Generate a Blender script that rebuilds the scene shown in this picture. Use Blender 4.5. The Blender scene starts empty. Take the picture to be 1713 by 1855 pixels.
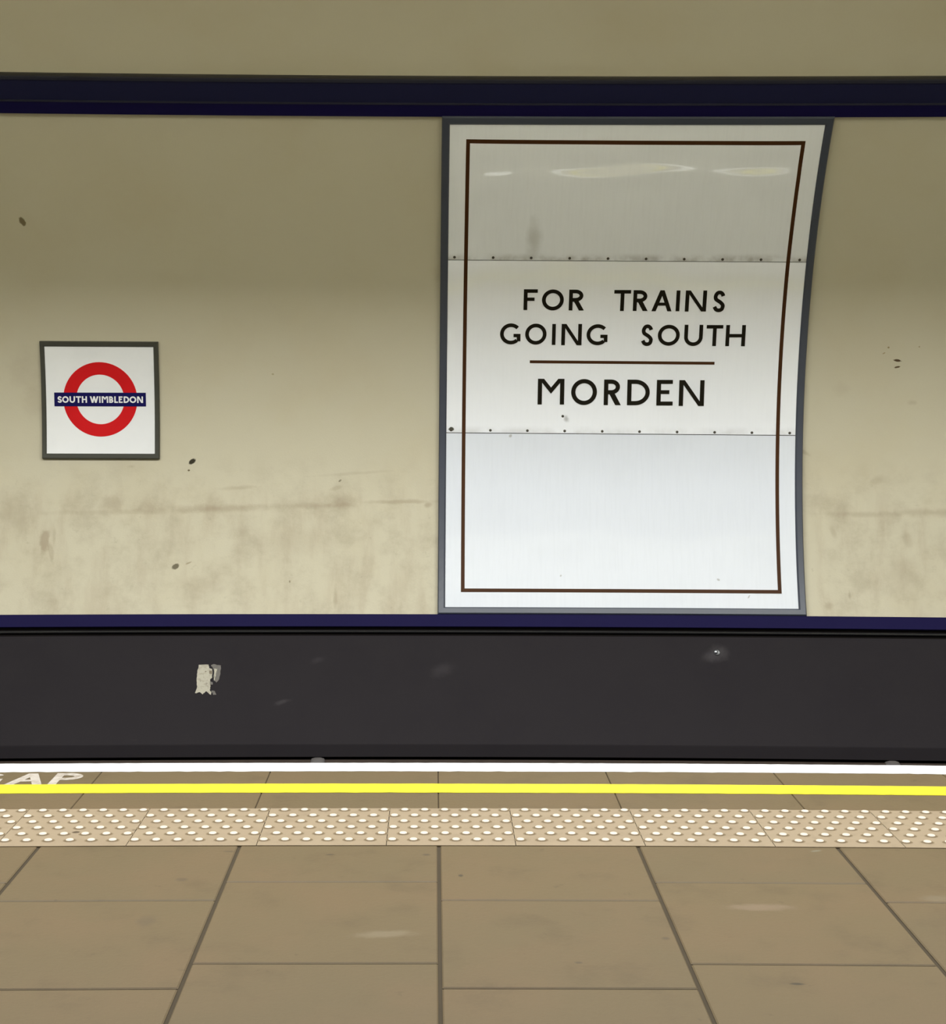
import bpy, bmesh, math, random
from mathutils import Vector, Matrix
random.seed(7)
C = bpy.context.scene.collection
SC = bpy.context.scene

# ------------------------------------------------------------------ camera
FPX, CX, CY = 2716.46, 805.87, 916.80          # focal length and principal point for a 1713 x 1855 frame
YAW, PITCH, ROLL, EYE = -0.00741, -0.0849, 0.00334, 1.43551
cam = bpy.data.cameras.new('camera'); camo = bpy.data.objects.new('camera', cam); C.objects.link(camo)
right = Vector((math.cos(YAW), math.sin(YAW), 0)); fwd0 = Vector((-math.sin(YAW), math.cos(YAW), 0)); up0 = Vector((0, 0, 1))
fwd = fwd0*math.cos(PITCH) + up0*math.sin(PITCH); up1 = -fwd0*math.sin(PITCH) + up0*math.cos(PITCH)
rx = right*math.cos(ROLL) + up1*math.sin(ROLL); ux = -right*math.sin(ROLL) + up1*math.cos(ROLL)
camo.matrix_world = Matrix(((rx.x, ux.x, -fwd.x, 0), (rx.y, ux.y, -fwd.y, 0), (rx.z, ux.z, -fwd.z, EYE), (0, 0, 0, 1)))
cam.sensor_fit = 'HORIZONTAL'; cam.sensor_width = 36; cam.lens = FPX*36/1713
cam.shift_x = (856.5-CX)/1713; cam.shift_y = -(927.5-CY)/1713
cam.clip_start = 0.05; cam.clip_end = 100
SC.camera = camo

# ------------------------------------------------------------------ light and exposure
vs = SC.view_settings
vs.view_transform = 'Standard'; vs.look = 'None'; vs.gamma = 1; vs.use_curve_mapping = False; vs.exposure = 0.0
LAMP_POWER = 139         # watts of each ceiling fluorescent, shining down out of its trough
UP_FILL_POWER = 41            # added uplight above each trough: ceiling bounce to brighten the upper wall
LAMP_COLOR = (0.98, 1.0, 0.995)
LAMP_Y, LAMP_Z = 4.5, 3.72
w = bpy.data.worlds.new('station_air'); SC.world = w; w.use_nodes = True
w.node_tree.nodes['Background'].inputs[0].default_value = (1, .95, .85, 1)
w.node_tree.nodes['Background'].inputs[1].default_value = 0.02

# ------------------------------------------------------------------ the tunnel's own coordinates
R, YC, ZC, BEND, TILT = 3.2127, 6.05018, 1.17892, 0.00861, 0.00521
def wl(x, s, o=0.0):                # a point of the curved tunnel lining: along the track, along the arc, out from the lining
    a = s/R; r = R-o
    return Vector((x, YC + r*math.cos(a) - BEND*x*x, ZC + r*math.sin(a)))
def bow(u, s):                      # the sign's top sheet stands proud of the curve in the middle and ripples slightly
    t = (s-.989)/(1.818-.989); q = (u-.0745)/(2.217-.0745)
    if not (0 < t < 1 and 0 < q < 1): return 0
    e = 1-(2*q-1)**6
    rip = math.exp(-((s-1.56)/.15)**2)*(.72+.28*math.sin(6.5*u+1))
    return e*(.018*math.sin(math.pi*t) + (.0032)*rip*math.sin(2*math.pi*(s-1.535)/.20+math.pi+.55*math.sin(3.1*u+.4)+.3*math.sin(8.3*u)) + .0004*math.sin(math.pi*t)*math.sin(13*u)*math.sin(17*s))
def sg(u, s, o=0.0):                # the same on the big sign, which hangs a touch out of plumb
    return wl(u + TILT*s, s, o + (bow(u, s) if o > .0295 and o < .0335 else 0))
def fl(x, y, z=0.0):                # a point of the platform, which follows the track's slight curve
    return Vector((x, y - BEND*x*x, z))

# ------------------------------------------------------------------ materials
def srgb(r, g, b):
    f = lambda c: (c/255/12.92) if c/255 <= .04045 else ((c/255+.055)/1.055)**2.4
    return (f(r), f(g), f(b), 1)
class Mat:
    def __init__(s, name, color, rough=.5, spec=.5, metal=0):
        s.m = bpy.data.materials.new(name); s.m.use_nodes = True; s.t = s.m.node_tree; s.n = s.t.nodes
        s.b = s.n['Principled BSDF']; s.b.inputs['Base Color'].default_value = color
        s.b.inputs['Roughness'].default_value = rough; s.b.inputs['Specular IOR Level'].default_value = spec
        s.b.inputs['Metallic'].default_value = metal
        s.col = None; s.base = color
    def node(s, typ, **kw):
        n = s.n.new(typ)
        for k, v in kw.items(): setattr(n, k, v)
        return n
    def link(s, a, b): s.t.links.new(a, b)
    def math(s, op, a, b=None, c=None, clamp=False):
        n = s.node('ShaderNodeMath', operation=op, use_clamp=clamp)
        for i, v in enumerate((a, b, c)):
            if v is None: continue
            if isinstance(v, (int, float)): n.inputs[i].default_value = v
            else: s.link(v, n.inputs[i])
        return n.outputs[0]
    def coord(s, which='Object'):
        return s.node('ShaderNodeTexCoord').outputs[which]
    def mapped(s, vec, scale=(1, 1, 1), loc=(0, 0, 0), rot=(0, 0, 0)):
        n = s.node('ShaderNodeMapping'); n.inputs['Scale'].default_value = scale; n.inputs['Location'].default_value = loc; n.inputs['Rotation'].default_value = rot
        s.link(vec, n.inputs['Vector']); return n.outputs[0]
    def noise(s, vec, scale, detail=4, rough=.55):
        n = s.node('ShaderNodeTexNoise'); n.inputs['Scale'].default_value = scale; n.inputs['Detail'].default_value = detail; n.inputs['Roughness'].default_value = rough
        s.link(vec, n.inputs['Vector']); return n.outputs['Fac']
    def ramp(s, fac, lo, hi, a=0., b=1.):
        n = s.node('ShaderNodeMapRange', interpolation_type='SMOOTHSTEP'); n.inputs[1].default_value = lo; n.inputs[2].default_value = hi; n.inputs[3].default_value = a; n.inputs[4].default_value = b
        s.link(fac, n.inputs[0]); return n.outputs[0]
    def mix(s, fac, color):                      # lay COLOR over what is there, by FAC
        n = s.node('ShaderNodeMix', data_type='RGBA')
        if isinstance(fac, (int, float)): n.inputs[0].default_value = fac
        else: s.link(fac, n.inputs[0])
        if s.col is None: n.inputs[6].default_value = s.base
        else: s.link(s.col, n.inputs[6])
        n.inputs[7].default_value = color
        s.col = n.outputs[2]; s.link(s.col, s.b.inputs['Base Color'])
    def bump(s, h, strength, dist=.01):
        n = s.node('ShaderNodeBump'); n.inputs['Strength'].default_value = strength; n.inputs['Distance'].default_value = dist
        s.link(h, n.inputs['Height']); s.link(n.outputs[0], s.b.inputs['Normal'])
    def blob(s, uv, x, y, rx, ry, rot=0, ragged=.5, soft=.5, nscale=20):   # a stain with a ragged rim
        v = s.mapped(uv, loc=(-x, -y, 0))
        v = s.mapped(v, rot=(0, 0, -rot)); v = s.mapped(v, scale=(1/rx, 1/ry, 0))
        n = s.node('ShaderNodeVectorMath', operation='LENGTH'); s.link(v, n.inputs[0])
        d = n.outputs['Value']
        nz = s.noise(uv, nscale, 4, .6)
        d = s.math('ADD', d, s.math('MULTIPLY', s.math('SUBTRACT', nz, .5), ragged*2))
        return s.ramp(d, 1-soft, 1+soft*.3, 1, 0)

def wall_paint():
    m = Mat('cream_wall_paint', srgb(193, 186, 164), .6, .3)
    uv = m.coord('UV')
    n1 = m.noise(uv, 1.3, 5, .6)
    m.mix(m.math('MULTIPLY', m.ramp(n1, .42, .75), .35), srgb(184, 172, 142))
    sx = m.node('ShaderNodeSeparateXYZ'); m.link(uv, sx.inputs[0]); S = sx.outputs[1]
    # splashed and rubbed dirt low on the wall
    low = m.math('MULTIPLY', m.ramp(S, -.1, -.55), m.ramp(m.noise(uv, 4.5, 6, .65), .42, .72))
    m.mix(m.math('MULTIPLY', low, .42), srgb(150, 138, 116))
    lo2 = m.math('MULTIPLY', m.ramp(S, -.3, -.6), m.ramp(m.noise(m.mapped(uv, (5, 1.2, 1), (3, 1, 0)), 1.6, 5, .6), .45, .7))
    m.mix(m.math('MULTIPLY', lo2, .30), srgb(160, 144, 122))
    soot = m.math('MULTIPLY', m.ramp(m.noise(m.mapped(uv, (1, 1, 1), (11, 5, 0)), 14, 5, .7), .6, .78), m.ramp(S, -.2, -.5))
    m.mix(m.math('MULTIPLY', soot, .3), srgb(120, 110, 90))
    grey = srgb(140, 122, 98)
    for x, y, rx_, ry_, rot, k, soft in (
        (-1.31, -.548, .42, .028, .015, .55, .9), (-.56, -.51, .12, .06, 0, .55, .9), (-1.98, -.52, .09, .06, 0, .5, .8),
        (-.22, -.505, .26, .016, .02, .55, .8), (-1.95, -.57, .5, .02, .01, .35, .9), (-.75, -.53, .4, .02, .01, .4, .9),
        (-.037, -.5246, .03, .022, .5, .6, .7), (-1.40, -1.02, .15, .07, 0, .35, .9), (-2.38, -.745, .032, .09, -.1, .75, .5),
        (-2.335, -.82, .018, .07, .2, .45, .6), (-2.32, -.72, .012, .06, 0, .3, .6), (-2.3, -1.13, .05, .06, 0, .3, .8),
        (-1.2, -.42, .12, .016, .05, .4, .8), (-.5, -.33, .25, .012, .07, .25, .8), (-.6, -.42, .05, .015, .3, .4, .8), (-1.72, -.55, .1, .04, 0, .3, .9),
        (3.05, -.555, .3, .03, .02, .5, .9), (2.62, -.57, .24, .022, 0, .4, .9), (2.28, -.19, .05, .016, -.5, .5, .7), (2.45, -.68, .02, .05, .4, .4, .7),
        (2.9, -.72, .03, .07, .4, .35, .8), (2.85, -.95, .12, .16, 0, .3, .9), (2.72, -.36, .06, .03, .4, .35, .8), (2.93, .12, .035, .02, 0, .35, .8),
        (2.5, .2, .06, .05, 0, .15, .9), (-.6, -1.1, .014, .08, 0, .4, .8), (-1.86, -.29, .03, .014, 0, .35, .8),
        (-2.49, .3, .12, .14, .4, .2, .9), (-2.44, .1, .1, .1, 0, .2, .9), (.03, .9, .05, .06, 0, .25, .9), (-.9, -.75, .3, .12, 0, .2, .9),
        (2.4, -1.14, .03, .03, .6, .5, .7), (2.53, -1.07, .01, .03, 0, .5, .7)):
        m.mix(m.math('MULTIPLY', m.blob(uv, x, y, rx_, ry_, rot, .8, soft, 12), k*.72), grey)
    # chips and holes in the plaster
    for x, y, rx_, ry_, rot, col, k in (
        (-1.4887, -.2581, .027, .015, .6, (42, 36, 14), 1), (-1.5088, -.3126, .008, .006, 0, (100, 88, 62), 1), (-1.578, -.906, .026, .017, .5, (104, 96, 76), 1),
        (-1.50, -.885, .02, .005, .4, (150, 138, 112), .8), (-2.436, 1.20, .018, .03, .5, (100, 86, 54), .9), (2.824, .376, .026, .008, -.15, (78, 60, 38), 1), (2.826, .3356, .02, .006, .2, (84, 66, 42), 1),
        (2.765, .455, .007, .006, 0, (140, 122, 88), .9), (2.74, .42, .01, .004, .5, (150, 130, 96), .8), (-.58, -.375, .012, .006, .7, (120, 112, 90), .8), (-.99, .28, .008, .006, 0, (150, 138, 104), .7),
        (3.1, 1.1, .01, .008, 0, (150, 136, 100), .6), (-.88, -1.0, .005, .008, 0, (120, 110, 88), .8), (2.95, .46, .005, .005, 0, (140, 124, 90), .7)):
        m.mix(m.math('MULTIPLY', m.blob(uv, x, y, rx_, ry_, rot, .35, .3, 55), k), srgb(*col))
    m.bump(m.noise(uv, 90, 4, .6), .12, .004)
    return m.m
def enamel(name, color, seed, streak=.0, wave=.35):
    m = Mat(name, color, .07, .5)
    uv = m.coord('UV')
    m.mix(m.math('MULTIPLY', m.ramp(m.noise(m.mapped(uv, loc=(seed, seed*2, 0)), 1.6, 4), .45, .75), .25), tuple(c*.86 for c in color[:3])+(1,))
    m.mix(m.math('MULTIPLY', m.ramp(m.noise(m.mapped(uv, (9, .6, 1), (seed, 0, 0)), 7, 3), .4, .7), streak), tuple(c*.8 for c in color[:3])+(1,))
    m.uv = uv
    a = m.noise(m.mapped(uv, (1.3, 1.0, 1), (seed, 3, 0)), 1.5, 1, .4)
    m.bump(a, wave, .02)
    return m
def grime_edge(m, s0, amount):                 # dirt that has gathered along a panel's rivet line
    sx = m.node('ShaderNodeSeparateXYZ'); m.link(m.uv, sx.inputs[0])
    f = m.math('MULTIPLY', m.ramp(sx.outputs[1], s0+.05, s0, 0, 1), m.ramp(m.noise(m.uv, 6, 4, .6), .35, .7))
    m.mix(m.math('MULTIPLY', f, amount), srgb(96, 80, 56))
def simple(name, col, rough=.5, spec=.5, nscale=6, var=.15, metal=0, bump=0):
    m = Mat(name, col, rough, spec, metal)
    o = m.coord('Object')
    m.mix(m.math('MULTIPLY', m.ramp(m.noise(o, nscale, 5, .6), .4, .75), var*2), tuple(c*.72 for c in col[:3])+(1,))
    if bump: m.bump(m.noise(o, nscale*8, 4), bump, .004)
    return m.m

M = {}
M['wall'] = wall_paint()
M['ceiling'] = simple('cream_ceiling_paint', srgb(206, 203, 184), .65, .3, 1.2, .1)
M['blue'] = simple('navy_gloss_paint', srgb(20, 15, 60), .6, .08, 2, .12)
M['blue_dark'] = simple('dark_navy_gloss_paint', srgb(22, 24, 56), .5, .2, 2, .12)
M['bead'] = simple('black_gloss_bead', srgb(24, 24, 27), .3, .7, 3, .2)
M['rib'] = simple('lighter_navy_rib', srgb(42, 43, 56), .4, .3, 6, .15)  # ribs coloured lighter than the band so they stand out
M['frame'] = simple('slate_grey_frame_paint', srgb(66, 70, 82), .35, .4, 4, .12)
M['seam'] = simple('dark_backing', srgb(70, 62, 50), .8, .2)
M['rivet'] = simple('dark_rivet_head', srgb(62, 56, 46), .5, .5, 30, .2)
M['black'] = simple('black_brown_enamel_letters', srgb(24, 20, 9), .5, .12, 5, .1)
M['brown'] = simple('dark_brown_enamel_line', srgb(68, 40, 18), .5, .12, 5, .15)
M['red'] = simple('red_enamel', srgb(204, 18, 24), .5, .15, 5, .05)
M['roundel_blue'] = simple('royal_blue_enamel', srgb(16, 13, 82), .5, .12, 5, .05)
M['white_letter'] = simple('white_letter_enamel', srgb(235, 235, 238), .4, .5, 5, .03)
M['sign_white'] = enamel('roundel_white_enamel', srgb(236, 237, 240), 5, 0, .1).m
M['olive'] = simple('dark_olive_frame', srgb(58, 58, 50), .4, .5, 6, .1)
t = enamel('top_panel_white_enamel', srgb(244, 246, 251), 1.0, .1, .06); t.b.inputs['Roughness'].default_value = .03; t.b.inputs['Specular IOR Level'].default_value = .85; grime_edge(t, .99, .55)
t.mix(t.math('MULTIPLY', t.blob(t.uv, .585, 1.12, .05, .13, 0, .6, .9, 9), .35), srgb(140, 134, 116)); M['panel_top'] = t.m
t = enamel('middle_panel_white_enamel', srgb(242, 244, 250), 2.0, .06, .3); grime_edge(t, -.075, .2)
t.mix(t.math('MULTIPLY', t.blob(t.uv, .81, .012, .018, .025, .6, .5, .8, 40), .5), srgb(120, 116, 108))
t.mix(t.math('MULTIPLY', t.blob(t.uv, .105, -.055, .019, .014, .2, .45, .3, 60), .95), srgb(58, 56, 40)); M['panel_mid'] = t.m
t = enamel('lower_panel_white_enamel', srgb(222, 226, 235), 3.0, .10, .3)
for x, y, a, b in ((1.74, -.985, .012, .008), (1.92, -1.09, .005, .014), (.78, -.965, .006, .008), (.47, -.095, .01, .012)):
    t.mix(t.math('MULTIPLY', t.blob(t.uv, x, y, a, b, -.6, .4, .5, 60), .6), srgb(150, 146, 140))
M['panel_low'] = t.m

def dado_mat():
    m = Mat('charcoal_dado_paint', srgb(41, 38, 41), .75, .08)
    uv = m.coord('UV')
    m.mix(m.math('MULTIPLY', m.ramp(m.noise(uv, 2.2, 6, .65), .4, .75), .4), srgb(36, 33, 37))
    m.mix(m.math('MULTIPLY', m.ramp(m.noise(m.mapped(uv, (.6, 3, 1)), 7, 5, .7), .62, .8), .10), srgb(80, 76, 74))
    for x, y, a, b, k in ((.05, -1.55, .08, .045, .07), (1.7041, -1.4415, .09, .05, .17), (-.7, -1.49, .05, .02, .06), (-.9, -1.75, .06, .015, .12)):
        m.mix(m.math('MULTIPLY', m.blob(uv, x, y, a, b, .3, .6, .9, 18), k), srgb(120, 116, 118))
    m.bump(m.noise(uv, 40, 4), .1, .004)
    return m.m
M['dado'] = dado_mat()
M['recess'] = simple('matte_black_recess', srgb(17, 14, 14), .9, .1)  # near-black for the grooves beside the bead and the gap under the dado
M['pipe'] = simple('dusty_dark_cable', srgb(62, 53, 48), .8, .2, 12, .3)
M['clamp'] = simple('dusty_grey_clamp', srgb(92, 88, 88), .7, .3, 20, .2)
def slab_mat():
    m = Mat('worn_paving_slab', srgb(86, 73, 51), .62, .3)
    o = m.coord('Object')
    isl = m.node('ShaderNodeNewGeometry').outputs['Random Per Island']
    m.mix(m.math('MULTIPLY', m.ramp(isl, .0, 1.0), .5), srgb(82, 71, 51))
    m.mix(m.math('MULTIPLY', m.ramp(m.noise(o, 2.3, 5, .6), .38, .72), .5), srgb(91, 74, 53))
    m.mix(m.math('MULTIPLY', m.ramp(m.noise(m.mapped(o, loc=(4, 2, 0)), 5, 6, .65), .5, .72), .6), srgb(75, 63, 44))
    m.mix(m.math('MULTIPLY', m.ramp(m.noise(m.mapped(o, loc=(9, 7, 0)), 16, 4, .6), .66, .75), .5), srgb(65, 54, 37))
    m.mix(m.math('MULTIPLY', m.ramp(m.noise(o, 140, 3, .7), .5, .8), .25), srgb(72, 60, 42))
    for x, y, a, b, r_, k, c in ((-.124, 3.78, .09, .028, .1, .4, (178, 160, 130)), (.89, 3.98, .1, .03, 0, .5, (176, 150, 122)), (-.31, 4.43, .016, .006, 0, .7, (100, 86, 64)), (.87, 3.46, .02, .008, 0, .7, (92, 80, 60)),
        (-.62, 4.46, .02, .008, 0, .5, (108, 92, 70)), (-.02, 4.43, .014, .01, 0, .7, (112, 96, 72)), (-.72, 4.20, .02, .02, .3, .4, (112, 96, 74)), (-1.18, 3.78, .02, .03, .5, .4, (112, 96, 74)), (.6, 3.75, .012, .012, .4, .5, (110, 96, 74)),
        (-.76, 3.87, .03, .045, 0, .35, (122, 104, 80)), (.08, 4.24, .008, .012, 0, .7, (100, 88, 66)), (.36, 3.59, .01, .008, 0, .6, (110, 96, 72)), (1.17, 4.47, .02, .008, .4, .5, (176, 170, 146)), (1.4, 4.05, .05, .03, 0, .3, (172, 156, 128))):
        m.mix(m.math('MULTIPLY', m.blob(o, x, y, a, b, r_, .5, .6, 30), min(1, k*1.35)), srgb(*[q*.58 for q in c]))
    m.bump(m.noise(o, 60, 5, .65), .18, .004)
    return m.m
M['slab'] = slab_mat()
M['mortar'] = simple('grimy_slab_joint', srgb(56, 48, 36), .9, .2, 8, .2)
def tactile_mat():
    m = Mat('pale_tactile_paving', srgb(126, 112, 92), .6, .35)
    o = m.coord('Object')
    isl = m.node('ShaderNodeNewGeometry').outputs['Random Per Island']
    m.mix(m.math('MULTIPLY', m.ramp(m.noise(o, 5, 5, .6), .4, .7), .45), srgb(116, 101, 82))
    m.mix(m.math('MULTIPLY', m.ramp(m.noise(m.mapped(o, loc=(3, 3, 0)), 18, 5, .65), .5, .75), .4), srgb(102, 89, 70))
    for x, y, a, b, k in ((-1.13, 4.66, .014, .012, .9), (-.95, 4.68, .009, .008, .6)):
        m.mix(m.math('MULTIPLY', m.blob(o, x, y-BEND*x*x, a, b, 0, .4, .4, 60), k), srgb(60, 48, 34))
    m.bump(m.noise(o, 70, 4), .15, .003)
    return m.m
M['tactile'] = tactile_mat()
M['blister'] = simple('pale_blister_top', srgb(182, 170, 156), .45, .4, 20, .08)  # blister tops coloured paler than their tile
M['blister_ring'] = simple('dark_ring_round_blisters', srgb(92, 78, 58), .7, .2, 30, .2)  # darker flat ring about the foot of each blister, fading outwards
M['blister_ring_soft'] = simple('soft_dark_ring_round_blisters', srgb(108, 94, 74), .7, .2, 30, .2)
M['white_paint'] = simple('white_edge_paint', srgb(225, 226, 228), .5, .4, 8, .03)
M['yellow_paint'] = simple('yellow_line_paint', srgb(206, 196, 36), .5, .4, 8, .02)
def worn_paint():
    m = Mat('worn_white_floor_paint', srgb(156, 149, 141), .6, .3)
    o = m.coord('Object')
    m.mix(m.math('MULTIPLY', m.ramp(m.noise(o, 26, 5, .7), .42, .7), .75), srgb(112, 101, 86))
    return m.m
M['worn_paint'] = worn_paint()
def paper_mat():
    m = Mat('torn_paper', srgb(178, 173, 158), .7, .2)
    o = m.coord('Object')
    m.mix(m.math('MULTIPLY', m.ramp(m.noise(m.mapped(o, (30, 30, 75)), 1, 4, .6), .48, .66), .5), srgb(140, 132, 116))
    m.mix(m.math('MULTIPLY', m.ramp(m.noise(m.mapped(o, (60, 60, 20), (2, 0, 5)), 1, 4, .6), .56, .7), .55), srgb(110, 100, 92))
    return m.m
M['paper'] = paper_mat()
M['paper_grey'] = simple('grey_paper_residue', srgb(112, 108, 104), .8, .2, 50, .35)
M['paper_mark'] = simple('faded_grey_marks', srgb(118, 108, 94), .8, .2, 50, .1)
M['steel'] = simple('bright_steel_bolt', srgb(196, 200, 210), .25, .5, 40, .1, .9)
M['track'] = simple('sooty_ballast', srgb(46, 42, 40), .9, .1, 14, .3, 0, .5)
M['passage'] = simple('cream_passage_paint', srgb(204, 201, 182), .6, .3, 1.5, .1)
M['housing'] = simple('grey_lamp_housing', srgb(120, 120, 118), .5, .4)

# ------------------------------------------------------------------ builders
class MB:                                            # gathers faces, then links them as ONE object
    def __init__(s): s.v = []; s.f = []; s.mi = []; s.uv = []
    def add(s, pts, faces, mi=0, uvs=None):
        b = len(s.v); s.v += [tuple(p) for p in pts]; s.uv += list(uvs) if uvs else [(p[0], p[2]) for p in pts]
        for f in faces: s.f.append(tuple(b+i for i in f)); s.mi.append(mi)
    def grid(s, fn, us, vs_, mi=0, uvf=None, flip=False):
        pts = []; uv = []
        for v in vs_:
            for u in us: pts.append(fn(u, v)); uv.append(uvf(u, v) if uvf else (u, v))
        n = len(us); fs = []
        for j in range(len(vs_)-1):
            for i in range(n-1):
                q = (j*n+i, j*n+i+1, (j+1)*n+i+1, (j+1)*n+i); fs.append(q[::-1] if flip else q)
        s.add(pts, fs, mi, uv)
    def slab(s, fn, us, vs_, o0, o1, mi=0):           # a closed slab on a curved surface: fn(u, v, o), o1 nearest the room
        nu, nv = len(us), len(vs_); pts = []; uv = []
        for o in (o1, o0):
            for v in vs_:
                for u in us: pts.append(fn(u, v, o)); uv.append((u, v))
        k = nu*nv; fs = []
        for j in range(nv-1):
            for i in range(nu-1):
                q = (j*nu+i, j*nu+i+1, (j+1)*nu+i+1, (j+1)*nu+i); fs += [q, tuple(k+a for a in q[::-1])]
        for i in range(nu-1):
            fs += [(i+1, i, k+i, k+i+1), ((nv-1)*nu+i, (nv-1)*nu+i+1, k+(nv-1)*nu+i+1, k+(nv-1)*nu+i)]
        for j in range(nv-1):
            fs += [(j*nu, (j+1)*nu, k+(j+1)*nu, k+j*nu), ((j+1)*nu+nu-1, j*nu+nu-1, k+j*nu+nu-1, k+(j+1)*nu+nu-1)]
        s.add(pts, fs, mi, uv)
    def build(s, name, mats, parent=None, bevel=0, smooth=False, weld=False):
        me = bpy.data.meshes.new(name); loc = Vector(parent['_o']) if parent else Vector()
        me.from_pydata([tuple(Vector(p)-loc) for p in s.v], [], s.f)
        for m in (mats if isinstance(mats, (list, tuple)) else [mats]): me.materials.append(m)
        me.polygons.foreach_set('material_index', s.mi)
        ul = me.uv_layers.new(name='UVMap')
        for l in me.loops: ul.data[l.index].uv = s.uv[l.vertex_index]
        if weld:
            bm = bmesh.new(); bm.from_mesh(me); bmesh.ops.remove_doubles(bm, verts=bm.verts, dist=1e-5); bmesh.ops.recalc_face_normals(bm, faces=bm.faces); bm.to_mesh(me); bm.free()
        if smooth: me.polygons.foreach_set('use_smooth', [True]*len(me.polygons))
        me.update()
        o = bpy.data.objects.new(name, me); C.objects.link(o)
        if parent: o.parent = parent
        o['_o'] = tuple(loc)
        if bevel:
            b = o.modifiers.new('bevel', 'BEVEL'); b.width = bevel; b.segments = 2; b.limit_method = 'ANGLE'; b.angle_limit = math.radians(40)
        return o
def empty(name, loc):
    o = bpy.data.objects.new(name, None); C.objects.link(o); o.location = loc; o['_o'] = tuple(loc); o.empty_display_size = .1
    return o
def tag(o, label, cat, group=None, kind=None):
    o['label'] = label; o['category'] = cat
    if group: o['group'] = group
    if kind: o['kind'] = kind
    return o
def struct(o, label=None, cat=None):
    o['kind'] = 'structure'
    if label: o['label'] = label; o['category'] = cat
    return o
def lin(a, b, step):
    n = max(1, int(math.ceil(abs(b-a)/step-1e-9))); return [a+(b-a)*i/n for i in range(n+1)]

XS = lin(-7, 7, .35)

# ------------------------------------------------------------------ the room
wb = MB(); wb.grid(wl, XS, lin(-1.225, 2.75, .09)); struct(wb.build('wall_back', M['wall'], smooth=True), 'cream painted curved tunnel wall across the track', 'wall')
A1 = math.pi - math.asin((2.6-ZC)/R)                   # the lining turns over the crown and down to the passage's head
ce = MB(); ce.grid(wl, XS, lin(2.75, A1*R, .15)); struct(ce.build('ceiling', M['ceiling'], smooth=True), 'cream curved tunnel ceiling above the platform', 'ceiling')
A2 = math.pi + math.asin((ZC+.02)/R)
wf = MB()
for xa, xb in ((-7, -3.2), (3.2, 7)): wf.grid(wl, lin(xa, xb, .4), lin(A1*R, A2*R, .2))
yn = YC - math.sqrt(R*R-(2.6-ZC)**2)
for sx in (-3.2, 3.2):                                 # the cross passage behind the photographer
    wf.add([(sx, -1.6, 0), (sx, 3.1, 0), (sx, 3.1, 2.6), (sx, -1.6, 2.6)], [(0, 1, 2, 3)])
wf.add([(-3.2, -1.6, 0), (3.2, -1.6, 0), (3.2, -1.6, 2.6), (-3.2, -1.6, 2.6)], [(0, 1, 2, 3)])
wf.add([(-3.2, -1.6, 2.6), (3.2, -1.6, 2.6), (3.2, yn, 2.6), (-3.2, yn, 2.6)], [(0, 1, 2, 3)])
struct(wf.build('wall_front', M['passage'], smooth=False), 'cream near wall of the platform and its cross passage', 'wall')
for nm, x in (('wall_left', -7), ('wall_right', 7)):
    e = MB(); pts = [wl(x, 2*math.pi*R*i/64) for i in range(64)]; e.add(pts, [tuple(range(64))]); struct(e.build(nm, M['ceiling']), 'cream tunnel end wall', 'wall')
tb = MB(); tb.grid(lambda x, y: fl(x, y, -1.12), XS, lin(5.53, 8.62, .5)); struct(tb.build('track_bed', M['track']), 'sooty track bed below the platform edge', 'track bed')

# bands of trim: profile of (arc position, height off the lining)
def band(name, prof, mi, mats, xs=XS):
    b = MB()
    for (p, q), k in zip(zip(prof, prof[1:]), mi):
        b.add([wl(x, s, o) for (s, o) in (p, q) for x in xs], [(i, i+1, len(xs)+i+1, len(xs)+i) for i in range(len(xs)-1)], k, [(x, s) for (s, o) in (p, q) for x in xs])
    return b.build(name, mats)
struct(band('trim_1', [(1.862, 0), (1.863, .03), (1.9366, .034), (1.9396, .040), (1.9446, .040), (1.9476, .030), (2.066, .026), (2.069, .034), (2.084, .034), (2.087, .022), (2.096, .02), (2.097, 0)],
     [0, 0, 3, 3, 3, 1, 1, 3, 3, 2, 2], [M['blue'], M['blue_dark'], M['bead'], M['rib']]), 'dark navy moulded frieze band running above the sign', 'trim')
bead = [(-1.3055-.008+.009*math.cos(t), .012+.012*math.sin(t)) for t in [math.pi*i/8 for i in range(9)]]
struct(band('trim_2', [(-1.2075, 0), (-1.2085, .032), (-1.2100, .034), (-1.2850, .034), (-1.2868, .030), (-1.2872, .004)], [0]*5, [M['blue']]), 'navy blue painted band running below the sign', 'trim')
struct(band('trim_3', [(-1.2868, .001), (-1.3045, .001)] + bead + [(-1.3225, .000), (-1.3366, .000), (-1.3366, .003)], [1]*2+[0]*8+[1]*3, [M['bead'], M['recess']]), 'thin black glossy bead between the blue band and the dado', 'trim')
d = MB()
dp = lin(-1.3366, -2.012, .075)
prof = [(s, .003) for s in dp] + [(-2.018, .000), (-2.074, -.040)]
for p, q in zip(prof, prof[1:]):
    d.add([wl(x, s, o) for (s, o) in (p, q) for x in XS], [(i, i+1, len(XS)+i+1, len(XS)+i) for i in range(len(XS)-1)], 0, [(x, s) for (s, o) in (p, q) for x in XS])
for p, q in zip([(-2.074, -.040), (-2.075, -.2), (-2.2, -.2), (-2.36, -.1)], [(-2.075, -.2), (-2.2, -.2), (-2.36, -.1), (-2.62, .1)]):
    d.add([wl(x, s, o) for (s, o) in (p, q) for x in XS], [(i, i+1, len(XS)+i+1, len(XS)+i) for i in range(len(XS)-1)], 1)
struct(d.build('baseboard_back', [M['dado'], M['recess']]), 'charcoal painted dado along the foot of the tunnel wall', 'dado')

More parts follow.
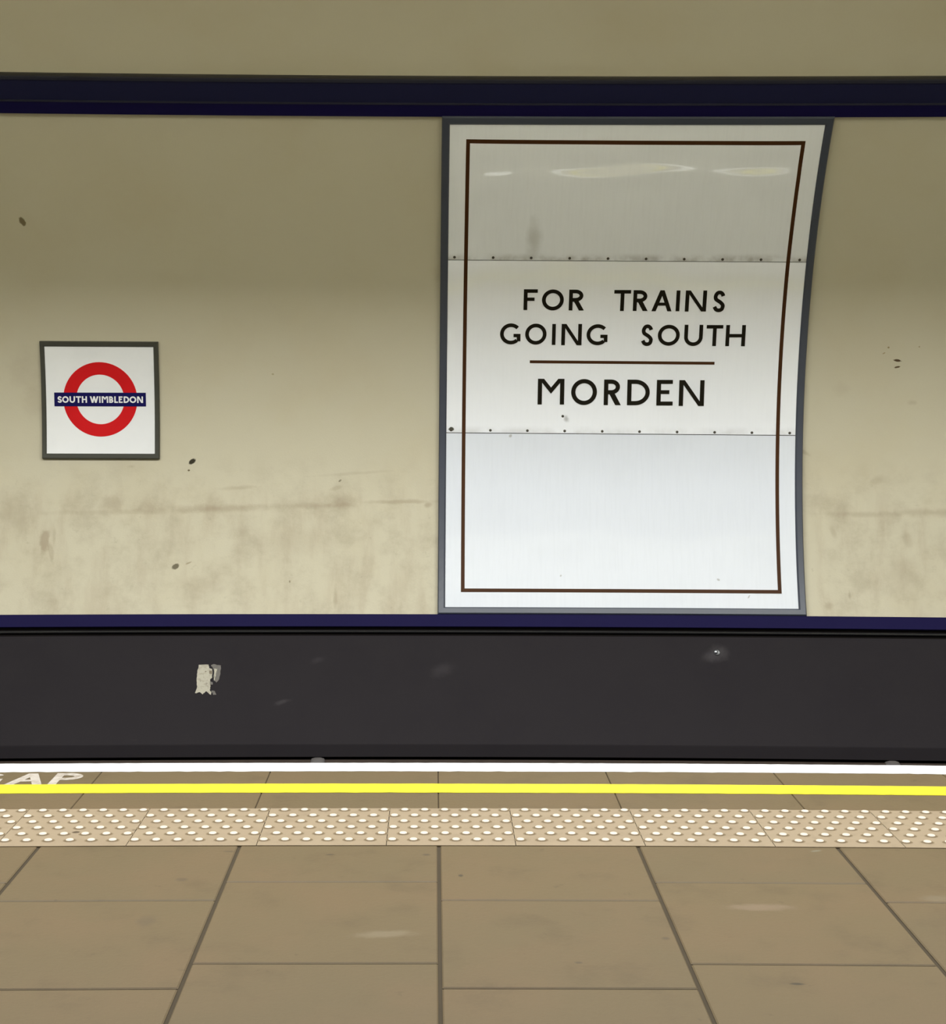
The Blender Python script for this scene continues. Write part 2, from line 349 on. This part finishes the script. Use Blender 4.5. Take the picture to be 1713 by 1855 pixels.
# ------------------------------------------------------------------ platform paving
XS0, SW = .01796, .61394
f = MB(); J1, J2, TK = .0050, .0030, .004
TY0, TY1, EDGE = 4.51862, 4.91862, 5.515
def paver(x0, x1, y0, y1, c=.0035):
    us = [x0, x0+c, x1-c, x1]; vv = [y0, y0+c, y1-c, y1]
    hz = lambda i, j: -.003 if i in (0, 3) or j in (0, 3) else 0
    pts = [fl(us[i], vv[j], hz(i, j)) for j in range(4) for i in range(4)]
    fs = [(j*4+i, j*4+i+1, (j+1)*4+i+1, (j+1)*4+i) for j in range(3) for i in range(3)]
    f.add(pts, fs, 0, [(p.x, p.y) for p in pts])
for m_ in range(-12, 12):
    x0, x1 = XS0+SW*m_+J1, XS0+SW*(m_+1)-J1
    y = (4.18634 if m_ % 2 else 4.03514); ys = [TY0]
    while y > -1.8: ys.append(y); y -= .6
    if ys[0]-ys[1] < .05: ys.pop(1)
    for a, b in zip(ys, ys[1:]):
        if a < 3.0 and (x1 < -3.4 or x0 > 3.4): continue
        paver(x0, x1, b+J2, a-J2*(0 if a == TY0 else 1))
    paver(x0-J1*.8, x1+J1*.8, TY1, EDGE, .0018)
f.grid(lambda x, y: fl(x, y, -.0045), XS, [-1.6, 3.1, TY0], 1)
f.grid(lambda x, y: fl(x, y, -.0045), XS, [TY1, EDGE-.003], 1)
f.grid(lambda x, z: fl(x, EDGE, z), XS, [-1.12, -.003], 1)
struct(f.build('floor', [M['slab'], M['mortar']]), 'brown worn paving slab platform floor', 'floor')

tp = MB(); XT0 = -.14435
def blister(cx, cy):
    n = 14
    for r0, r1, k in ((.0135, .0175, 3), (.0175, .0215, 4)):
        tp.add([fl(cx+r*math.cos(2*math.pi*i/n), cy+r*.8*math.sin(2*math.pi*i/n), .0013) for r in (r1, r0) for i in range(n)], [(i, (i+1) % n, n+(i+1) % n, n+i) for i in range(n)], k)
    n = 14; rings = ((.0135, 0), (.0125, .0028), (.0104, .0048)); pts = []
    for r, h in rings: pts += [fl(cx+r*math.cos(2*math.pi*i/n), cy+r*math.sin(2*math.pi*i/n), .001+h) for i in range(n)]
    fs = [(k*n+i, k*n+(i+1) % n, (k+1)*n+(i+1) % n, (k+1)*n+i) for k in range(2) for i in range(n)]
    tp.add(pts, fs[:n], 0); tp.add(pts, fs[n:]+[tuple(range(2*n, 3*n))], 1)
for n_ in range(-13, 14):
    x0 = XT0+.4*n_
    tp.slab(fl, [x0+.0012, x0+.3988], [TY0+.001, TY1-.001], -.03, .001)
    for r in range(6):
        for c in range(6): blister(x0+(.050 if r % 2 == 0 else .0170)+c*.0663, TY1-.0225-r*.0645)
tp.grid(lambda x, y: fl(x, y, -.003), XS[4:-4], [TY0, TY1], 2)
tag(tp.build('tactile_paving', [M['tactile'], M['blister'], M['mortar'], M['blister_ring'], M['blister_ring_soft']]), 'pale pinkish strip of blister tactile paving set in the brown platform slabs', 'tactile paving')

def painted_line(name, y0, y1, mat, jit, h=.0016):
    b = MB(); xs = lin(-6, 6, .03); pts = []
    lo = [y0+random.uniform(-jit, jit)*(1 if random.random() < .8 else 2.2) for _ in xs]; hi = [y1+random.uniform(-jit, jit)*.7 for _ in xs]
    for i, x in enumerate(xs): pts += [fl(x, lo[i], .0003), fl(x, lo[i], h), fl(x, hi[i], h), fl(x, hi[i], .0003)]
    b.add(pts, [(4*i+k, 4*i+4+k, 4*i+5+k, 4*i+1+k) for i in range(len(xs)-1) for k in range(3)], 0)
    return b.build(name, mat)
tag(painted_line('platform_edge_line', 5.3946, 5.511, M['white_paint'], .0018), 'bright white painted line along the very edge of the platform', 'painted line')
tag(painted_line('safety_line', 5.1105, 5.2225, M['yellow_paint'], .0012), 'bright yellow painted line between the white edge line and the tactile paving', 'painted line')

# ------------------------------------------------------------------ lettering, drawn with strokes
def arc(cx, cy, rx_, ry_, a0, a1, n=20):
    return [(cx+rx_*math.cos(math.radians(a0+(a1-a0)*i/n)), cy+ry_*math.sin(math.radians(a0+(a1-a0)*i/n))) for i in range(n+1)]
def spline(p, n=6):
    q = [p[0]]+p+[p[-1]]; out = []
    for i in range(1, len(q)-2):
        a, b, c, e = q[i-1:i+3]
        for k in range(n):
            t = k/n
            out.append(tuple(.5*((2*b[j])+(-a[j]+c[j])*t+(2*a[j]-5*b[j]+4*c[j]-e[j])*t*t+(-a[j]+3*b[j]-3*c[j]+e[j])*t**3) for j in (0, 1)))
    return out+[p[-1]]
def rect(x0, y0, x1, y1): return ('poly', [(x0, y0), (x1, y0), (x1, y1), (x0, y1)])
def glyph(ch, W, H, w):
    h = w/2; P_ = lambda *p: ('poly', list(p)); L = lambda p: ('line', p)
    if ch == 'I': return [rect(0, 0, W, H)]
    if ch == 'F': return [rect(0, 0, w, H), rect(w, H-w*.95, W, H), rect(w, .44*H, .78*W, .44*H+w*.9)]
    if ch == 'E': return [rect(0, 0, w, H), rect(w, H-w*.95, .98*W, H), rect(w, .45*H, .78*W, .45*H+w*.9), rect(w, 0, W, w*.95)]
    if ch == 'L': return [rect(0, 0, w, H), rect(w, 0, W, w*.95)]
    if ch == 'T': return [rect(0, H-w*.95, W, H), rect(W/2-h, 0, W/2+h, H-w*.95)]
    if ch == 'H': return [rect(0, 0, w, H), rect(W-w, 0, W, H), rect(w, .42*H, W-w, .42*H+w*.9)]
    if ch == 'O': return [L(arc(W/2, H/2, W/2-h, H/2-h, 0, 360, 44))]
    if ch == 'N': return [rect(0, 0, w, H), rect(W-w, 0, W, H), P_((w*.2, H), (w*1.3, H), (W-w*.2, 0), (W-w*1.3, 0))]
    if ch == 'A': return [P_((0, 0), (1.12*w, 0), (W/2+.56*w, H), (W/2-.56*w, H)), P_((W-1.12*w, 0), (W, 0), (W/2+.56*w, H), (W/2-.56*w, H)), rect(.2*W, .27*H, .8*W, .27*H+w*.8)]
    if ch == 'M':
        y1 = .42*H+1.5*w; sl = (H-y1)/(W/2-1.45*w)
        return [rect(0, 0, w, H), rect(W-w, 0, W, H), P_((w*.5, H), (w*.5, .42*H+sl*(W/2-.5*w)), (W/2, .42*H), (W/2, y1), (1.45*w, H)), P_((W-w*.5, H), (W-1.45*w, H), (W/2, y1), (W/2, .42*H), (W-w*.5, .42*H+sl*(W/2-.5*w)))]
    if ch == 'W':
        k = 1.1*w; out = []
        for a, b in ((0, .27), (.5, .27), (.5, .73), (1, .73)):
            xa, xb = k/2+a*(W-k), k/2+b*(W-k); out.append(P_((xa-k/2, H), (xb-k/2, 0), (xb+k/2, 0), (xa+k/2, H)))
        return out
    if ch == 'U': return [rect(0, .42*H, w, H), rect(W-w, .42*H, W, H), L(arc(W/2, .42*H, W/2-h, .42*H-h, 180, 360, 24))]
    if ch == 'D': return [rect(0, 0, w, H), L([(w, h), (.36*W, h)]+arc(.36*W, H/2, .64*W-h, H/2-h, -90, 90, 24)+[(w, H-h)])]
    if ch in 'RP':
        by = .42*H if ch == 'R' else .38*H; bw = .93*W if ch == 'R' else W; c = .42*W; ry_ = (H-by)/2
        out = [rect(0, 0, w, H), L([(w, by+h), (c, by+h)]+arc(c, by+ry_, bw-c-h, ry_-h, -90, 90, 18)+[(w, H-h)])]
        if ch == 'R': out.append(P_((.26*W, by+h), (.26*W+1.35*w, by+h), (W, 0), (W-1.32*w, 0)))
        return out
    if ch == 'B':
        out = [rect(0, 0, w, H)]
        for y0, y1, bw in ((0, .55*H, W), (.55*H-w, H, .9*W)):
            c = .45*W; ry_ = (y1-y0)/2; out.append(L([(w, y0+h), (c, y0+h)]+arc(c, y0+ry_, bw-c-h, ry_-h, -90, 90, 16)+[(w, y1-h)]))
        return out
    if ch == 'G':
        return [L(arc(.53*W, H/2, .53*W-h, H/2-h, 43, 312, 34)), rect(W-w, .15*H, W, .50*H), rect(.66*W, .50*H-w*.9, W-w, .50*H)]
    if ch == 'S':
        p = [(.97, .80), (.86, .92), (.62, 1.0), (.30, .97), (.10, .80), (.15, .63), (.40, .535), (.70, .44), (.97, .28), (.88, .07), (.55, 0), (.22, .05), (.03, .20)]
        return [L(spline([(h+a*(W-w), h+b*(H-w)) for a, b in p]))]
def text_mesh(items, stroke, fn, o0, o1):
    """items: (char, x0, x1, y0, y1); fn(x, y, o) puts it on its surface."""
    b = MB()
    for ch, x0, x1, y0, y1 in items:
        for gi, (kind, p) in enumerate(glyph(ch, x1-x0, y1-y0, stroke)):
            top = o1+gi*4e-5
            if kind == 'poly':
                n = len(p); area = sum(p[i][0]*p[(i+1) % n][1]-p[(i+1) % n][0]*p[i][1] for i in range(n))
                if area < 0: p = p[::-1]
                b.add([fn(x0+a, y0+c, o) for o in (top, o0) for a, c in p], [tuple(range(n))]+[(i, n+i, n+(i+1) % n, (i+1) % n) for i in range(n)])
            else:
                closed = math.dist(p[0], p[-1]) < 1e-6; n = len(p); L_, R_ = [], []
                for i in range(n):
                    pa = p[i-1] if i else (p[-2] if closed else p[0]); pb = p[i+1] if i < n-1 else (p[1] if closed else p[-1])
                    dx, dy = pb[0]-pa[0], pb[1]-pa[1]; d_ = math.hypot(dx, dy); nx, ny = -dy/d_*stroke/2, dx/d_*stroke/2
                    L_.append((p[i][0]+nx, p[i][1]+ny)); R_.append((p[i][0]-nx, p[i][1]-ny))
                pts = [fn(x0+a, y0+c, o) for o in (top, o0) for lst in (L_, R_) for a, c in lst]; fs = []
                for i in range(n-1):
                    fs += [(i, n+i, n+i+1, i+1), (i, i+1, 2*n+i+1, 2*n+i), (n+i, 3*n+i, 3*n+i+1, n+i+1)]
                if not closed: fs += [(0, 2*n, 3*n, n), (n-1, 2*n-1, 4*n-1, 3*n-1)]
                b.add(pts, fs)
    return b

# painted word on the platform
gp = text_mesh([('G', -1.668, -1.541, 5.226, 5.376), ('A', -1.516, -1.384, 5.224, 5.372), ('P', -1.364, -1.262, 5.224, 5.374)], .030, lambda x, y, o: fl(x, y, o), .0003, .0014)
tag(gp.build('platform_lettering', M['worn_paint']), 'worn white painted GAP lettering on the platform between white and yellow lines', 'floor lettering')

# ------------------------------------------------------------------ the big direction sign
sign = empty('direction_sign', sg(1.145, -1.2116, 0))
tag(sign, 'tall white enamel direction sign lettered FOR TRAINS GOING SOUTH MORDEN in slate grey frame', 'sign')
UO0, UO1, SO0, SO1 = .0298, 2.2618, -1.2070, 1.868
UI0, UI1, SI0, SI1 = .0745, 2.2170, -1.1637, 1.818
fr = MB()
def rail(pts_in, pts_out, n):
    # a rail with a sloped inner lip: rows from the wall at the outer side, over the face, down to the panels
    rows = ((1, 0.0), (1, .034), (.85, .042), (.18, .042), (0, .034), (0, .012))
    ps = []
    for t_, o in rows:
        for i in range(n+1):
            k = i/n; a = [pts_in[0][j]+(pts_in[1][j]-pts_in[0][j])*k for j in (0, 1)]; c = [pts_out[0][j]+(pts_out[1][j]-pts_out[0][j])*k for j in (0, 1)]
            ps.append(sg(a[0]+(c[0]-a[0])*t_, a[1]+(c[1]-a[1])*t_, o))
    fr.add(ps, [(r*(n+1)+i, r*(n+1)+i+1, (r+1)*(n+1)+i+1, (r+1)*(n+1)+i) for r in range(len(rows)-1) for i in range(n)])
rail(((UI0, SI0), (UI0, SI1)), ((UO0, SO0), (UO0, SO1)), 48)
rail(((UI0, SI1), (UI1, SI1)), ((UO0, SO1), (UO1, SO1)), 10)
rail(((UI1, SI1), (UI1, SI0)), ((UO1, SO1), (UO1, SO0)), 48)
rail(((UI1, SI0), (UI0, SI0)), ((UO1, SO0), (UO0, SO0)), 10)
fr.build('frame', M['frame'], sign, weld=True)
bk = MB(); bk.slab(sg, lin(UI0-.02, UI1+.02, .4), lin(SI0-.02, SI1+.02, .08), .004, .014); bk.build('backing', M['seam'], sign)
SL1, SL2 = .9862, -.0800      # seams, falling a few millimetres to the far end
def seam_s(base, u): return base + .003 - .0052*(u-UI0)/(UI1-UI0)*1.6
def panel(lo, hi, mat, o1):
    b = MB(); us = lin(UI0+.001, UI1-.001, .035); vv = [i/80 for i in range(81)] if lo == SL1 else [i/24 for i in range(25)]
    LO = (lambda u: seam_s(lo, u)+.0022) if lo in (SL1, SL2) else (lambda u: lo)
    HI = (lambda u: seam_s(hi, u)-.0022) if hi in (SL1, SL2) else (lambda u: hi)
    b.slab(lambda u, v, o: sg(u, LO(u)+(HI(u)-LO(u))*v, o), us, vv, .014, o1)
    nu = len(us)
    b.uv = [(u, LO(u)+(HI(u)-LO(u))*v) for o in (0, 1) for v in vv for u in us]
    return b.build('panel', mat, sign, smooth=False)
PO = .030
p_top = panel(SL1, SI1, M['panel_top'], PO); p_mid = panel(SL2, SL1, M['panel_mid'], PO); p_low = panel(SI0, SL2, M['panel_low'], PO)
for o_ in (p_top, p_mid, p_low):
    me = o_.data; n_ = len(me.polygons)
    for pl in me.polygons:                              # smooth the enamel face, keep its cut edges crisp
        pl.use_smooth = abs(pl.normal.x) < .5
    me.set_sharp_from_angle(angle=math.radians(30))
def rivet(u, s, par, r=.0085):
    b = MB(); n = 12; pts = []
    for rr, h in ((r, 0), (r*.86, .0022), (r*.5, .0036)): pts += [sg(u+rr*math.cos(2*math.pi*i/n), s+rr*math.sin(2*math.pi*i/n), PO+h) for i in range(n)]
    b.add(pts, [(k*n+i, k*n+(i+1) % n, (k+1)*n+(i+1) % n, (k+1)*n+i) for k in range(2) for i in range(n)]+[tuple(range(2*n, 3*n))])
    return b.build('rivet', M['rivet'], par)
for i, u in enumerate((.1137, .3453, .5735, .8034, 1.0331, 1.2610, 1.4886, 1.7175, 1.9461, 2.1758)): rivet(u, 1.0061-.00132*i, p_top)
for i, u in enumerate((.1049, .3461, .5737, .8029, 1.0337, 1.2625, 1.4928, 1.7227, 1.9505, 2.1811)): rivet(u, -.0599-.00122*i, p_mid)
rivet(.7897, .0280, p_mid)
bl = MB(); B0, B1, S0, S1, bw = .1710, 2.1193, -1.0690, 1.7245, .0223
LI, LT = PO+.0002, PO+.0016
bl.slab(sg, [B0, B0+bw], lin(S0, S1+.0039, .03), LI, LT); bl.slab(sg, [B1-bw, B1], lin(S0, S1-.0039, .03), LI, LT)
tl = lambda u, v, o: sg(u, v + .004*(1.145-u)/1.0, o)
bl.slab(tl, lin(B0+bw, B1-bw, .045), [S1-bw-.0015, S1], LI, LT); bl.slab(sg, lin(B0+bw, B1-bw, .2), [S0, S0+bw], LI, LT)
bl.build('border_line', M['brown'], sign)
def letters(items, stroke): text_mesh(items, stroke, sg, LI, LT+.0012).build('lettering', M['black'], sign)
letters([('F',.5355,.6192,.6839,.8112),('O',.6461,.7779,.6817,.8106),('R',.8093,.9015,.6822,.8100)], .0226)
letters([('T',1.0813,1.1821,.6795,.8082),('R',1.1974,1.2873,.6798,.8074),('A',1.3102,1.4316,.6785,.8072),('I',1.4561,1.4786,.6788,.8063),('N',1.5116,1.6393,.6774,.8066),('S',1.6764,1.7514,.6738,.8057)], .0226)
letters([('G',.3968,.5213,.4717,.6009),('O',.5499,.6795,.4707,.5999),('I',.7132,.7350,.4690,.5982),('N',.7704,.8938,.4678,.5985),('G',.9234,1.0508,.4683,.5974)], .0222)
letters([('S',1.2535,1.3275,.4643,.5966),('O',1.3565,1.4891,.4664,.5953),('U',1.5165,1.6286,.4652,.5957),('T',1.6505,1.7500,.4655,.5944),('H',1.7681,1.8865,.4648,.5947)], .0222)
letters([('M',.6337,.7959,.1005,.2597),('O',.8387,.9964,.0982,.2588),('R',1.0392,1.1442,.0981,.2564),('D',1.1817,1.3196,.0979,.2562),('E',1.3616,1.4612,.0969,.2552),('N',1.4987,1.6521,.0945,.2543)], .0258)
rl = MB(); rl.slab(lambda u, v, o: sg(u, v-.0052*(u-1.145), o), lin(.5815, 1.7083, .2), [.3530, .3705], LI, LT); rl.build('divider_line', M['brown'], sign)

# ------------------------------------------------------------------ the station name roundel
ro = empty('station_name_roundel', wl(-2.04, -.2424, 0))
tag(ro, 'small square white roundel sign with red ring and blue SOUTH WIMBLEDON bar', 'sign')
def rf(u, v, o):                     # u, v in -1..1 of the outer square; it leans a little
    cu, cs, hw, hs = -2.0394, .1176, .3558, .3598
    return wl(cu + u*hw + .002*v, cs + v*hs - .0006*u, o)
def roff(x, s): return lambda u, v, o: wl(u, v, o)
b = MB(); n = 8; it, ot = .923, 1.0
iu = (.328/.3558)
cor_o = [(-1, -1), (1, -1), (1, 1), (-1, 1)]; cor_i = [(-iu, -.913), (iu, -.913), (iu, .913), (-iu, .913)]
for k in range(4):
    a0, a1, c0, c1 = cor_o[k], cor_o[(k+1) % 4], cor_i[k], cor_i[(k+1) % 4]
    rows = ((0, 0.), (0, .022), (.15, .027), (.85, .027), (1, .022), (1, .008)); ps = []
    for t_, o in rows:
        for i in range(n+1):
            q = i/n; A = (a0[0]+(a1[0]-a0[0])*q, a0[1]+(a1[1]-a0[1])*q); B_ = (c0[0]+(c1[0]-c0[0])*q, c0[1]+(c1[1]-c0[1])*q)
            ps.append(rf(A[0]+(B_[0]-A[0])*t_, A[1]+(B_[1]-A[1])*t_, o))
    b.add(ps, [(r*(n+1)+i, r*(n+1)+i+1, (r+1)*(n+1)+i+1, (r+1)*(n+1)+i) for r in range(len(rows)-1) for i in range(n)])
b.build('frame', M['olive'], ro, weld=True)
b = MB(); b.slab(rf, [-.95+1.9*i/8 for i in range(9)], [-.95+1.9*i/8 for i in range(9)], .004, .0195); b.build('panel', M['sign_white'], ro)
b = MB(); cu, cs = -2.0401, .1228; ps = []; n = 72
for r_, rs_, o in ((.1455, .1522, .0196), (.1455, .1522, .0208), (.2240, .2290, .0208), (.2240, .2290, .0196)):
    ps += [wl(cu+r_*math.cos(2*math.pi*i/n), cs+rs_*math.sin(2*math.pi*i/n), o) for i in range(n)]
b.add(ps, [(k*n+i, k*n+(i+1) % n, (k+1)*n+(i+1) % n, (k+1)*n+i) for k in range(3) for i in range(n)]); b.build('ring', M['red'], ro)
b = MB(); b.slab(wl, lin(-2.3181, -1.7640, .07), [.0802, .1235, .1645], .0200, .0222); bar = b.build('name_bar', M['roundel_blue'], ro)
tx = lambda p: -2.2996 + (p-195)/(1462-195)*.5183
lt = [('S', 195, 262), ('O', 266, 362), ('U', 374, 456), ('T', 468, 545), ('H', 556, 632), ('W', 674, 802), ('I', 812, 833), ('M', 850, 946), ('B', 960, 1022), ('L', 1036, 1090), ('E', 1102, 1160), ('D', 1175, 1256), ('O', 1262, 1362), ('N', 1374, 1462)]
for part in (lt[:5], lt[5:]): text_mesh([(c, tx(a), tx(e), .1018, .1419) for c, a, e in part], .0088, wl, .0223, .0230).build('lettering', M['white_letter'], bar)

# ------------------------------------------------------------------ small things on the dado
px = 1/296.
def st(x, y): return (-1.3462+(x-377)*px, -1.6075-(y-1231)*px)
z8 = lambda x, y: st(300+x/10.706, 1180+y/10.706)
tl_ = empty('torn_label', wl(-1.3462, -1.70, .003))
tag(tl_, 'torn remnant of a pale paper label stuck on the charcoal dado', 'label')
def scrap(name, outline, mat, o0, o1, par):
    pts = []
    for i in range(len(outline)):                       # rough up the torn outline
        a, c = outline[i], outline[(i+1) % len(outline)]
        for k in range(4):
            q = k/4; pts.append((a[0]+(c[0]-a[0])*q+random.uniform(-6, 6), a[1]+(c[1]-a[1])*q+random.uniform(-6, 6)))
    n = len(pts); bm_ = MB(); P3 = [z8(*p) for p in pts]
    bm_.add([wl(x, s, o) for o in (o1, o0) for x, s in P3], [tuple(range(n))[::-1]]+[(i, (i+1) % n, n+(i+1) % n, n+i) for i in range(n)])
    return bm_.build(name, mat, par)
body = scrap('paper_scrap', [(630, 262), (815, 255), (830, 320), (890, 340), (900, 520), (865, 545), (875, 720), (870, 770), (905, 800), (895, 850), (800, 780), (740, 842), (690, 800), (600, 820), (625, 690), (605, 520), (615, 380)], M['paper'], .0032, .0044, tl_)
scrap('paper_scrap', [(860, 270), (905, 245), (1050, 275), (1055, 330), (1035, 550), (985, 610), (930, 560), (920, 470), (925, 360), (890, 310)], M['paper_grey'], .0032, .0041, tl_)
scrap('paper_scrap', [(925, 330), (985, 345), (970, 400), (955, 560), (930, 560), (935, 420)], M['paper'], .0042, .0048, tl_)
scrap('paper_scrap', [(900, 770), (960, 770), (1000, 850), (940, 850)], M['paper_grey'], .0032, .0040, tl_)
scrap('paper_scrap', [(865, 590), (915, 600), (915, 650), (875, 650)], M['paper_grey'], .0032, .0040, tl_)
for q in ([(755, 385), (890, 380), (885, 440), (765, 440)], [(745, 500), (815, 500), (815, 530), (745, 530)], [(725, 580), (805, 580), (800, 620), (730, 620)], [(730, 640), (785, 640), (780, 680), (735, 680)]):
    scrap('printed_mark', q, M['paper_mark'], .0044, .0047, body)

bo = empty('wall_bolt', wl(1.7041, -1.4315, .003)); tag(bo, 'small bright round bolt head in the charcoal dado below the big sign', 'bolt')
def disc(name, cx, cs_, rings, mat, par, n=20):
    b = MB(); ps = []
    for r_, o in rings: ps += [wl(cx+r_*math.cos(2*math.pi*i/n), cs_+r_*math.sin(2*math.pi*i/n), o) for i in range(n)]
    k_ = len(rings)
    b.add(ps, [(k*n+i, k*n+(i+1) % n, (k+1)*n+(i+1) % n, (k+1)*n+i) for k in range(k_-1) for i in range(n)]+[tuple(range((k_-1)*n, k_*n))])
    return b.build(name, mat, par, smooth=True)
disc('shadow_ring', 1.7075, -1.4320, ((.020, .003), (.020, .005), (.017, .0058)), M['bead'], bo)  # black disc set off-centre as the shadow round the bolt head
disc('bolt_head', 1.7005, -1.4305, ((.0125, .0058), (.0120, .010), (.0095, .0145), (.0045, .0168)), M['steel'], bo)

# cable just above the platform edge, clamped under the dado
cb = empty('cable_run', wl(0, -2.16, -.05)); tag(cb, 'dusty dark cable clamped along the foot of the charcoal dado', 'cable')
b = MB(); n = 12; ps = []
for x in XS: ps += [wl(x, -2.132+.040*math.sin(2*math.pi*i/n), -.045+.040*math.cos(2*math.pi*i/n)) for i in range(n)]
b.add(ps, [(k*n+i, k*n+(i+1) % n, (k+1)*n+(i+1) % n, (k+1)*n+i) for k in range(len(XS)-1) for i in range(n)]); b.build('cable', M['pipe'], cb, smooth=True)
for cx in (-.6744, 2.6716):
    b = MB(); ps = []; xs = [cx-.042, cx-.036, cx-.016, cx+.016, cx+.036, cx+.042]; rr = [.040, .050, .056, .056, .050, .040]
    for x, r_ in zip(xs, rr): ps += [wl(x, -2.137+r_*math.sin(2*math.pi*i/n), -.042+r_*math.cos(2*math.pi*i/n)) for i in range(n)]
    b.add(ps, [(k*n+i, k*n+(i+1) % n, (k+1)*n+(i+1) % n, (k+1)*n+i) for k in range(len(xs)-1) for i in range(n)]+[tuple(range(n))[::-1], tuple(range(5*n, 6*n))]); b.build('clamp', M['clamp'], cb, smooth=True)

# ------------------------------------------------------------------ the platform's ceiling fluorescents (above the frame)
for k in range(-2, 3):
    x = k*1.9; c = fl(x, LAMP_Y, LAMP_Z)
    la = empty('fluorescent_light', c); tag(la, 'grey trough fluorescent fitting hung under the tunnel ceiling above the platform', 'light', 'ceiling fluorescents')
    b = MB()                                           # an inverted trough whose lips cut the light off above head height on the far wall
    W_, LIP, T_ = .30, .138, .012
    at = lambda y, z: [Vector((c.x+sx*.94, c.y+y, c.z+z)) for sx in (-1, 1)]
    prof = [(-W_-T_, -LIP), (-W_-T_, .03), (W_+T_, .03), (W_+T_, -LIP), (W_, -LIP), (W_, .015), (-W_, .015), (-W_, -LIP)]
    pts = [q for (y, z) in prof for q in at(y, z)]; n = len(prof)
    b.add(pts, [(2*i, 2*i+1, (2*i+3) % (2*n), (2*i+2) % (2*n)) for i in range(n)])
    b.build('trough', M['housing'], la)
    for nm, pw, dz, rot in (('down_glow', LAMP_POWER, 0, 0), ('up_fill', UP_FILL_POWER, .05, math.pi)):  # the upward one is a fill added over the closed trough
        L = bpy.data.lights.new(nm, 'AREA'); L.shape = 'RECTANGLE'; L.size = 1.78; L.size_y = .17 if not rot else .4; L.energy = pw; L.color = LAMP_COLOR
        lo = bpy.data.objects.new(nm, L); C.objects.link(lo); lo.parent = la; lo.location = (0, 0, dz); lo.rotation_euler = (rot, 0, 0)
for o in list(bpy.data.objects):
    if '_o' in o: del o['_o']
